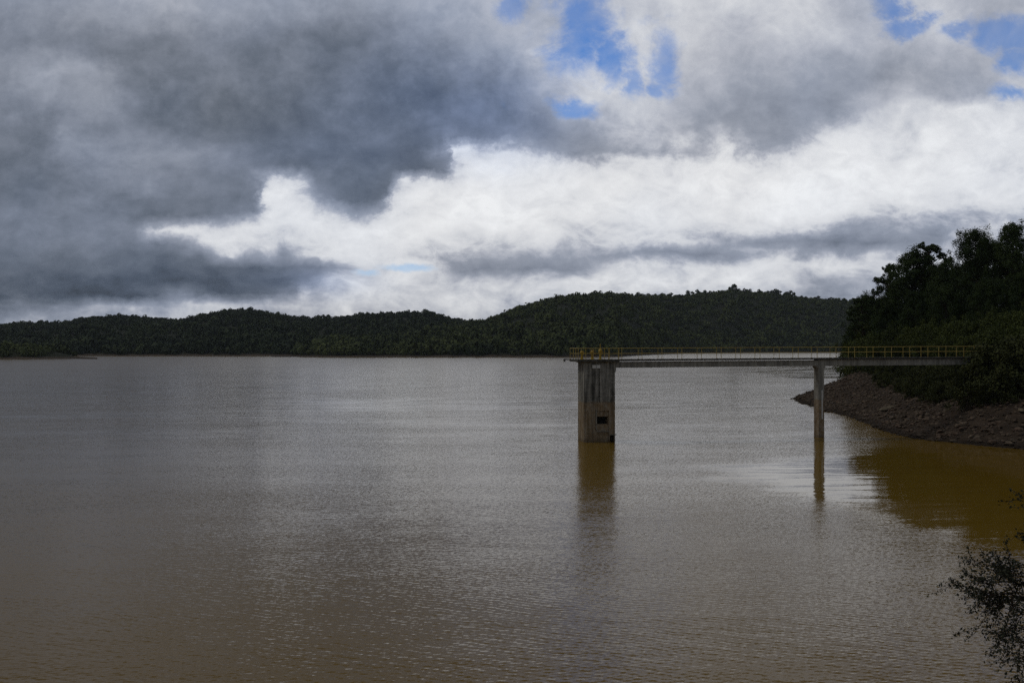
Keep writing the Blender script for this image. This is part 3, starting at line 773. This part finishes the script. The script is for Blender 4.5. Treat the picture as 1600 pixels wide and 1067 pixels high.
# ------------------------------------------------------------------ far hills
def interp(tab, x):
    xs, ys = zip(*tab); return np.interp(x, xs, ys)
def crown_templates(n=6, quads=34):
    out = []
    for k in range(n):
        rng = np.random.default_rng(300+k)
        parts = []
        nl = 5
        for q in range(nl):
            a = q*2.4+rng.uniform(-.4, .4); o = 0.45 if q else 0.0
            P, d = clump_points((math.cos(a)*o, math.sin(a)*o, 0.55+rng.uniform(-.15, .3)), (.55, .55, .42), quads//nl*2, rng, .75)
            parts.append(leaf_quads(P, d+np.array([0, 0, .35]), .46, .9, .10, rng))
        out.append(merge(parts))
    return out
TPL = crown_templates()
RIDGE_TPL = []
for k in range(3):
    rng = np.random.default_rng(400+k); parts = []
    for q in range(7):
        a = q*2.4; o = .5 if q else 0
        P, d = clump_points((math.cos(a)*o, math.sin(a)*o, -.5+.23*q), (.5, .5, .34), 80, rng, .5)
        parts.append(leaf_quads(P, d, .25, .8, .4, rng))
    V, Fc = merge(parts)
    T = MB().path([(0, 0, -1.0), (.03, 0, .0), (0, .02, .7)], [.09, .07, .03], 6)
    me = np_mesh('ridge_crown', V, Fc); me.materials.append(M['forest'])
    mt = bpy.data.meshes.new('ridge_trunk'); mt.from_pydata(T.v, [], T.f); mt.materials.append(M['bark'])
    RIDGE_TPL.append((me, mt))

def hill(name, label, r0, r1, sil, px0, px1, n_trees, tree_h, forest_label, power=0.9, step=4.0, ridge=None, shore_bare=0.05, back=700, seed=1, canopy='forest'):
    rng = np.random.default_rng(seed)
    pxs = np.arange(px0, px1+1, step); nt_ = 30
    def zr(px): return CAM_Z + (HZ-interp(sil, px))/F*interp(r1, px) - tree_h*0.85
    def surf(px, t):
        a = interp(r0, px); b = interp(r1, px); Y = a + (b-a)*t
        g = np.sin(np.clip(t, 0, 1)*math.pi/2)**power
        z = -1.2 + (np.maximum(zr(px), 1.0)+1.2)*g
        z = z + np.sin(px*0.045+t*5.0)*1.8*g*(1-t) + np.sin(px*0.021-t*9)*2.6*g*(1-t)
        return (px-800)/F*Y, Y, z
    ts = np.concatenate([np.linspace(0, .08, 6), np.linspace(.11, 1, nt_)])
    V = []
    for t in ts:
        X, Y, Z = surf(pxs, np.full(len(pxs), t)); V.append(np.stack([X, Y, Z], axis=1))
    Yb = interp(r1, pxs)+back
    V.append(np.stack([(pxs-800)/F*Yb, Yb, np.full(len(pxs), -3.0)], axis=1))
    n = len(pxs); rows = len(V); V = np.concatenate(V)
    i, j = np.meshgrid(np.arange(n-1), np.arange(rows-1)); a = (j*n+i).ravel()
    me = np_mesh(name, V, np.stack([a, a+1, a+n+1, a+n], axis=1), True); me.materials.append(M['hill'])
    tag(link(bpy.data.objects.new(name, me)), label, 'hill', kind='structure')
    # canopy
    px = rng.uniform(px0, px1, n_trees); t = np.where(rng.random(n_trees) < .3, rng.uniform(.012, .16, n_trees), shore_bare + (1.02-shore_bare)*rng.random(n_trees))
    nr = n_trees//8; t[:nr] = rng.uniform(.97, 1.0, nr)
    X, Y, Z = surf(px, np.minimum(t, 1.0))
    H = tree_h*np.clip(rng.lognormal(0.0, .28, n_trees), .5, 1.8); Rr = H*rng.uniform(.42, .62, n_trees)
    parts = []
    for k in range(n_trees):
        if Z[k] < 1.5: continue
        Tv, Tf = TPL[rng.integers(len(TPL))]
        W = rot_z(Tv, rng.uniform(0, 6.28))*np.array([Rr[k], Rr[k], H[k]*.75]) + np.array([X[k], Y[k], Z[k] - H[k]*.15])
        parts.append((W, Tf))
    V, Fc = merge(parts); me = np_mesh('forest', V, Fc); me.materials.append(M[canopy])
    tag(link(bpy.data.objects.new('distant_forest', me)), forest_label, 'forest', kind='stuff')
    return surf
S_RIGHT = [(425,557),(440,552),(470,541),(520,527),(600,521),(680,511),(740,504),(766,498),(796,488),(831,477),(875,466),(927,464),(1067,464),(1100,459),(1146,454),(1225,460),(1269,467),(1343,470),(1500,480),(1800,495)]
surf_r = hill('wooded_hill', 'dark wooded hill behind the bridge rising from the far shore', [(425,950),(740,942),(960,942),(1000,1180),(1060,1480),(1200,1660),(1325,1720),(1800,1720)],
     [(425,990),(470,1080),(520,1200),(640,1500),(760,1750),(900,2000),(1800,2150)], S_RIGHT, 425, 1800, 8200, 8.5, 'dense dark woodland covering the hill behind the bridge', seed=2, canopy='forest_near')
S_LEFT = [(-300,512),(0,509),(44,505),(100,506),(118,501),(192,494),(236,499),(280,501),(315,494),(350,488),(389,486),(420,490),(455,498),(516,499),(560,493),(612,492),(665,490),(700,498),(760,508),(840,520)]
surf_l = hill('distant_hill', 'long low dark wooded ridge along the far left shore', [(-300,1060),(140,1077),(840,1077)], [(-300,2000),(300,2100),(840,2200)], S_LEFT, -300, 840, 8200, 8.5,
     'dense dark woodland covering the long ridge on the left', seed=3)
S_HEAD = [(-300,530),(0,536),(44,538),(90,542),(120,549),(152,559)]
surf_h = hill('headland', 'low wooded headland reaching in from the left edge', [(-300,778),(120,778),(152,782)], [(-300,900),(120,860),(152,790)], S_HEAD, -300, 152, 900, 6.0,
     'scrubby green woodland on the low headland at the left edge', seed=4, back=120, canopy='forest_near')
# trees that stand up singly along the skyline
def ridge_trees(surf, tab, group, label):
    for px, h in tab:
        X, Y, Z = surf(np.array([float(px)]), np.array([1.0]))
        me, mt = random.choice(RIDGE_TPL)
        r = empty('ridge_tree', (float(X[0]), float(Y[0]), float(Z[0])+h*.28), random.uniform(0, 6.28))
        r.scale = (h*.52, h*.52, h*.6)
        link(bpy.data.objects.new('trunk', mt), r); link(bpy.data.objects.new('crown', me), r)
        tag(r, label, 'tree', group)
tabr = [(px + random.uniform(-4, 4), random.uniform(10, 15)) for px in range(800, 1275, 11)] + [(1078, 19), (1092, 17), (1146, 21), (1212, 18), (1232, 17), (1000, 17), (1035, 16), (1046, 16)]
ridge_trees(surf_r, tabr, 'trees along the skyline behind the bridge', 'dark rounded tree standing on the skyline of the hill behind the bridge')
tabl = [(px + random.uniform(-5, 5), random.uniform(8, 12)) for px in range(10, 480, 17)] + [(452, 15), (462, 15), (474, 16), (497, 17), (508, 17), (512, 18), (566, 15), (664, 18), (672, 16), (700, 14), (718, 13)]
ridge_trees(surf_l, tabl, 'trees along the skyline of the left ridge', 'dark rounded tree standing on the skyline of the long left ridge')

# ------------------------------------------------------------------ intake tower, footbridge, pier
BA = R(10.0)                                   # bridge axis, turning away to the right
TC = Vector((6.84, 94.6, 0.0))                 # nearest left corner of the tower at the water
DECK_Z = 7.87                                  # walking surface at the tower
SLOPE = 0.0050                                 # the deck climbs slightly to the shore
TW, TD = 3.05, 2.4

def relief_front(xs, zs, depth):
    """front wall (in the plane y=0, facing -y) with recessed / raised cells; +depth = into the wall"""
    mb = MB(); nx, nz = len(xs)-1, len(zs)-1
    def quad(*p):
        b = len(mb.v); mb.v += list(p); mb.f.append((b, b+1, b+2, b+3))
    D = [[depth((xs[i]+xs[i+1])/2, (zs[j]+zs[j+1])/2) for i in range(nx)] for j in range(nz)]
    for j in range(nz):
        for i in range(nx):
            d = D[j][i]; x0, x1, z0, z1 = xs[i], xs[i+1], zs[j], zs[j+1]
            quad((x0, d, z0), (x1, d, z0), (x1, d, z1), (x0, d, z1))
            if i+1 < nx and D[j][i+1] != d:
                e = D[j][i+1]; quad((x1, d, z0), (x1, e, z0), (x1, e, z1), (x1, d, z1))
            if j+1 < nz and D[j+1][i] != d:
                e = D[j+1][i]; quad((x0, d, z1), (x1, d, z1), (x1, e, z1), (x0, e, z1))
    return mb

def railing(parent, x0, x1, y, zfun, posts, mat, name='railing', rails=(1.06, 0.55), end_posts=True):
    g = MB()
    for h in rails:
        g.tube((x0, y, zfun(x0)+h), (x1, y, zfun(x1)+h), 0.026 if h > .9 else 0.020, n=8)
    r = g.build(name, mat, parent, smooth=False)
    for px in posts:
        p = MB().tube((px, y, zfun(px)-0.02), (px, y, zfun(px)+1.06), 0.026, n=8).box(px-.06, px+.06, y-.05, y+.05, zfun(px)-.002, zfun(px)+.012)
        p.build('post', mat, r)
    return r

def build_tower():
    T = tag(empty('intake_tower', TC, BA), 'square stained concrete intake tower with yellow railed platform standing in the lake', 'tower')
    xs = [0, 0.30, 0.42, 1.05, 1.25, 1.30, 1.43, 1.56, 2.40, 2.46, 2.52, 2.98, TW]
    zs = [-6, 0.62, 0.95, 1.10, 1.70, 2.43, 2.98, 3.72, 3.80, 7.15, 7.56]
    def depth(x, z):
        if 2.52 < x < 2.98 and z < 0.62: return 0.9            # low outlet
        if 1.25 < x < 2.46 and z < 2.98:                        # gate bay
            if 1.30 < x < 2.40 and 1.70 < z < 2.43: return 1.1 # dark opening
            if 0.95 < z < 1.10: return 0.06
            return 0.16
        if 3.72 < z < 3.80: return 0.03                         # pour joint
        if 1.43 < x < 1.56 and 3.8 < z < 7.15: return 0.12      # gate groove
        if 0.30 < x < 0.42 and z < 2.98: return 0.05
        return 0.0
    mb = relief_front(xs, zs, depth)
    b = len(mb.v)
    mb.v += [(0,0,-6),(TW,0,-6),(TW,TD,-6),(0,TD,-6),(0,0,7.56),(TW,0,7.56),(TW,TD,7.56),(0,TD,7.56)]
    for q in ((1,2,6,5),(2,3,7,6),(3,0,4,7),(4,5,6,7)): mb.f.append(tuple(b+i for i in q))
    mb.build('shaft', M['concrete'], T)
    # raised pale jambs of the gate bay, sill, and frame of the low outlet
    MB().box(1.13, 1.25, -0.07, -0.002, 1.15, 3.05).build('gate_guide', M['guide'], T, .01)
    MB().box(1.27, 2.44, -0.02, .055, 0.96, 1.09).build('gate_sill', M['guide'], T, .01)
    MB().box(2.44, TW+.12, -0.06, -.002, 0.66, 0.74).build('outlet_lintel', M['guide'], T, .01)
    MB().box(1.31, 2.39, 1.02, 1.08, 1.72, 2.41).build('shade_backing', M['dark_void'], T)  # dark plate at the back of the recess, standing in for its shade
    # platform slab with overhang
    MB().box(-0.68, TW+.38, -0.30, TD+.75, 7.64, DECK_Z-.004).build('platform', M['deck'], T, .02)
    MB().box(-.10, TW+.10, -.08, TD+.1, 7.56, 7.64).build('cap', M['concrete'], T, .01)
    # corbel under the first beam
    cb = MB(); y0, y1 = .55, 1.85
    cb.v += [(TW+.002,y0,6.35),(TW+.26,y0,6.75),(TW+.26,y0,7.10),(TW+.002,y0,7.10),(TW+.002,y1,6.35),(TW+.26,y1,6.75),(TW+.26,y1,7.10),(TW+.002,y1,7.10)]
    cb.f += [(0,1,2,3),(7,6,5,4),(0,4,5,1),(1,5,6,2),(2,6,7,3),(3,7,4,0)]
    cb.build('corbel', M['concrete'], T)
    for x in (.80, 1.22):
        MB().box(x, x+.36, -.05, -.002, 7.02, 7.34).build('panel', M['white'], T, .008)['label'] = 'small white square panel under the platform'
    zf = lambda x: DECK_Z
    X0, X1, Y0, Y1 = -.62, TW+.32, -.24, TD+.68
    railing(T, X0, X1, Y0, zf, [X0, .12, .85, 1.95, 2.35, X1], M['yellow'])
    railing(T, X0, X1, Y1, zf, [X0, .5, 1.5, 2.5, X1], M['yellow'])
    g = MB()
    for h in (1.06, .55): g.tube((X0, Y0, DECK_Z+h), (X0, Y1, DECK_Z+h), .028 if h > .9 else .022)
    r = g.build('railing', M['yellow'], T)
    for y in (.7, 1.7): MB().tube((X0, y, DECK_Z), (X0, y, DECK_Z+1.06), .03).build('post', M['yellow'], r)
    # short cantilevered arm with a dark pulley block on the far left
    MB().tube((-.66, 1.9, 7.83), (-1.45, 2.2, 7.86), .05).tube((-1.40, 2.18, 7.90), (-1.40, 2.18, 7.62), .10).build('davit_arm', M['steel'], T)
build_tower()

def on_tower(x, y, z):
    c, s = math.cos(BA), math.sin(BA)
    return Vector((TC.x + x*c - y*s, TC.y + x*s + y*c, z))
def hoist(loc, h, wheel_r, wheel_h, stem, label, wheel_mat, name='gate_hoist', tall=False):
    H = tag(empty(name, loc, BA), label, 'gate hoist', 'gate hoists on the tower platform')
    MB().lathe([(.20, 0), (.20, .05), (.11, .09), (.10, h*.62), (.17, h*.68), (.18, h*.9), (.12, h), (.05, h+.03)]).build('pedestal', M['yellow_bright'], H, smooth=False)
    if stem: MB().tube((0, 0, h), (0, 0, h+stem), .035).build('stem', M['yellow_bright'], H)
    w = MB().torus((0, -.24, wheel_h), (0, 1, 0), wheel_r, .022)
    for k in range(4):
        a = k*math.pi/4; w.tube((math.cos(a)*wheel_r, -.24, wheel_h+math.sin(a)*wheel_r), (-math.cos(a)*wheel_r, -.24, wheel_h-math.sin(a)*wheel_r), .012)
    w.tube((0, -.26, wheel_h), (0, -.08, wheel_h), .03)
    w.build('handwheel', wheel_mat, H)
hoist(on_tower(-.12, .35, DECK_Z), .78, .17, .62, 0, 'short thick yellow gate hoist at the left end of the tower platform', M['yellow_bright'])
hoist(on_tower(1.05, .9, DECK_Z), .80, .30, .60, .12, 'yellow gate hoist with a large rusty orange handwheel', M['rust'])
hoist(on_tower(1.66, .25, DECK_Z), .98, .20, .66, .52, 'tall yellow gate hoist with its stem rising above the railing', M['yellow_bright'])

BY0, BW = 0.62, 1.22                    # near edge and width of the walkway in tower coordinates
LEN = 62.0
PIER_S = 24.3
def deck_z(s): return DECK_Z + SLOPE*max(0.0, s-3.0)
def sloped_box(mb, s0, s1, y0, y1, dz0, dz1):
    b = len(mb.v)
    for (s, d) in ((s0, dz0), (s1, dz0), (s1, dz1), (s0, dz1)):
        pass
    mb.v += [(s0,y0,deck_z(s0)+dz0),(s1,y0,deck_z(s1)+dz0),(s1,y1,deck_z(s1)+dz0),(s0,y1,deck_z(s0)+dz0),
             (s0,y0,deck_z(s0)+dz1),(s1,y0,deck_z(s1)+dz1),(s1,y1,deck_z(s1)+dz1),(s0,y1,deck_z(s0)+dz1)]
    mb.f += [tuple(b+i for i in q) for q in ((0,3,2,1),(4,5,6,7),(0,1,5,4),(1,2,6,5),(2,3,7,6),(3,0,4,7))]
    return mb
def build_bridge():
    B = tag(empty('footbridge', TC, BA), 'long narrow concrete footbridge with yellow railings from the tower to the bank', 'bridge')
    S0 = TW+.385
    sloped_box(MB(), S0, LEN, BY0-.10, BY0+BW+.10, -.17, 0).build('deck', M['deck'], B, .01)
    for (a, c) in ((TW+.03, PIER_S-.012), (PIER_S+.612, LEN)):
        sloped_box(MB(), a, c, BY0+.10, BY0+BW-.10, -.82, -.252 if a < 10 else -.174).build('girder', M['concrete_bridge'], B, .01)
    zf = deck_z
    posts = [3.9 + 2.02*k for k in range(0, 28)]
    for y in (BY0, BY0+BW):
        r = railing(B, TW+.36, LEN-.3, y, zf, posts, M['yellow'], rails=(1.06, .55))
    MB().box(LEN-1.2, LEN+1.0, BY0-.6, BY0+BW+.6, deck_z(LEN)-4.0, deck_z(LEN)-.83).build('abutment', M['concrete_bridge'], B, .03)
    P = tag(empty('bridge_pier', on_tower(PIER_S, 0, 0), BA), 'slender rectangular concrete pier with a white gauge board holding up the footbridge', 'pier')
    yc = BY0+BW/2
    MB().box(0, .60, yc-.52, yc+.52, -5, deck_z(PIER_S)-.176).build('column', M['concrete_bridge'], P, .025)
    MB().box(-.16, .76, yc-.45, yc+.45, deck_z(PIER_S)-1.02, deck_z(PIER_S)-.84).build('bearing_ledge', M['concrete_bridge'], P, .02)
    MB().box(.30, .42, yc-.56, yc-.523, 1.85, 4.75).build('gauge_board', M['white'], P)
build_bridge()

# ------------------------------------------------------------------ dam slope under the camera, and the shrub growing on it
def build_dam():
    xs = np.concatenate([np.arange(-160, -20, 12), np.arange(-20, 60, 1.2), np.arange(60, 130, 8)]); prof = [(-14, 7.35), (-4, 7.4), (1.2, 7.4)] + [(1.2+1.2*k, 7.4-.58*k) for k in range(1, 18)]
    V = []
    for (y, z) in prof:
        for x in xs:
            V.append((x, y, z + mnoise.fractal(Vector((x, y, 0))*.6, 1, 2, 3)*.12))
    n = len(xs); i, j = np.meshgrid(np.arange(n-1), np.arange(len(prof)-1)); a = (j*n+i).ravel()
    me = np_mesh('dam_slope', V, np.stack([a, a+1, a+n+1, a+n], axis=1), True); me.materials.append(M['dam'])
    tag(link(bpy.data.objects.new('dam_slope', me)), 'stone faced upstream slope of the dam below the viewpoint', 'slope', kind='structure')
build_dam()

def build_shrub():
    rng = np.random.default_rng(77)
    base = np.array([10.7, 12.2, 1.4])
    S = tag(empty('foreground_shrub', tuple(base)), 'dark small leaved shrub reaching in at the bottom right corner', 'shrub')
    tr = MB(); LC = []; LN = []
    def grow(p, d, length, r, level):
        n = 5 if level < 2 else 4
        pts = [p]; q = p.copy(); dd = d.copy()
        for k in range(n):
            dd = dd + rng.normal(0, .07 if level == 0 else .15, 3) + np.array([0, 0, 0.0 if level < 2 else -.02]); dd /= np.linalg.norm(dd)
            q = q + dd*length/n; pts.append(q.copy())
        tr.path([tuple(t) for t in pts], [r*(1-.75*k/n) for k in range(n+1)], 5 if level < 2 else 4)
        if level < 3:
            for c in range((13, 8, 7)[level]):
                t = rng.uniform(.45 if level == 0 else .2, 1.0); k = min(int(t*n), n-1); f = t*n-k
                o = pts[k]*(1-f)+pts[k+1]*f
                side = rng.normal(0, 1, 3); side -= dd*side.dot(dd); side /= np.linalg.norm(side)
                nd = dd*.75 + side*rng.uniform(.5, .95); nd /= np.linalg.norm(nd)
                grow(o, nd, length*rng.uniform(.17, .28) if level == 0 else length*rng.uniform(.4, .6), r*.45, level+1)
        if level >= 2:
            m = 20 if level == 3 else 14
            for c in range(m):
                t = rng.uniform(.15, 1.05); k = min(int(t*n), n-1); f = t*n-k
                o = pts[k]*(1-f)+pts[k+1]*f
                LC.append(o + rng.normal(0, .022, 3)); LN.append(rng.normal(0, 1, 3) + np.array([0, 0, .5]))
    tips = [(7.75, 4.75), (7.8, 5.15), (7.85, 5.5), (7.9, 5.8), (8.05, 6.1), (7.55, 4.4), (7.85, 4.9), (8.0, 5.7), (8.1, 6.3), (8.4, 6.6), (7.6, 4.2), (7.9, 4.8), (8.1, 5.3), (7.5, 4.05), (7.8, 4.55), (8.0, 5.1), (7.95, 5.45), (7.7, 4.3)]
    for k, (tx, tz) in enumerate(tips):
        tgt = np.array([tx, 12.2 + rng.uniform(-.7, .7), tz]) - base
        d = tgt/np.linalg.norm(tgt)
        grow(rng.normal(0, .14, 3)*np.array([1, 1, 0]), d, np.linalg.norm(tgt)*.97, .045, 0)
    tr.build('stem', M['bark'], S, smooth=True)
    V, Fc = leaf_quads(np.array(LC), np.array(LN), .042, .5, .3, rng)
    me = np_mesh('leaves', V, Fc); me.materials.append(M['shrub'])
    link(bpy.data.objects.new('foliage', me), S)
build_shrub()

# ------------------------------------------------------------------ air
def build_haze():
    m = bpy.data.materials.new('damp_air'); m.use_nodes = True
    t = m.node_tree; t.nodes.remove(t.nodes['Principled BSDF'])
    v = t.nodes.new('ShaderNodeVolumePrincipled'); v.inputs['Density'].default_value = 0.00005
    v.inputs['Color'].default_value = (0.80, 0.88, 1.0, 1)
    t.links.new(v.outputs[0], t.nodes['Material Output'].inputs['Volume'])
    o = MB().box(-4200, 4200, -260, 6200, -8, 165).build('haze', m)
    tag(o, 'thin damp air dimming the far wooded hills', 'haze', kind='stuff')
build_haze()
SC.cycles.use_denoising = False
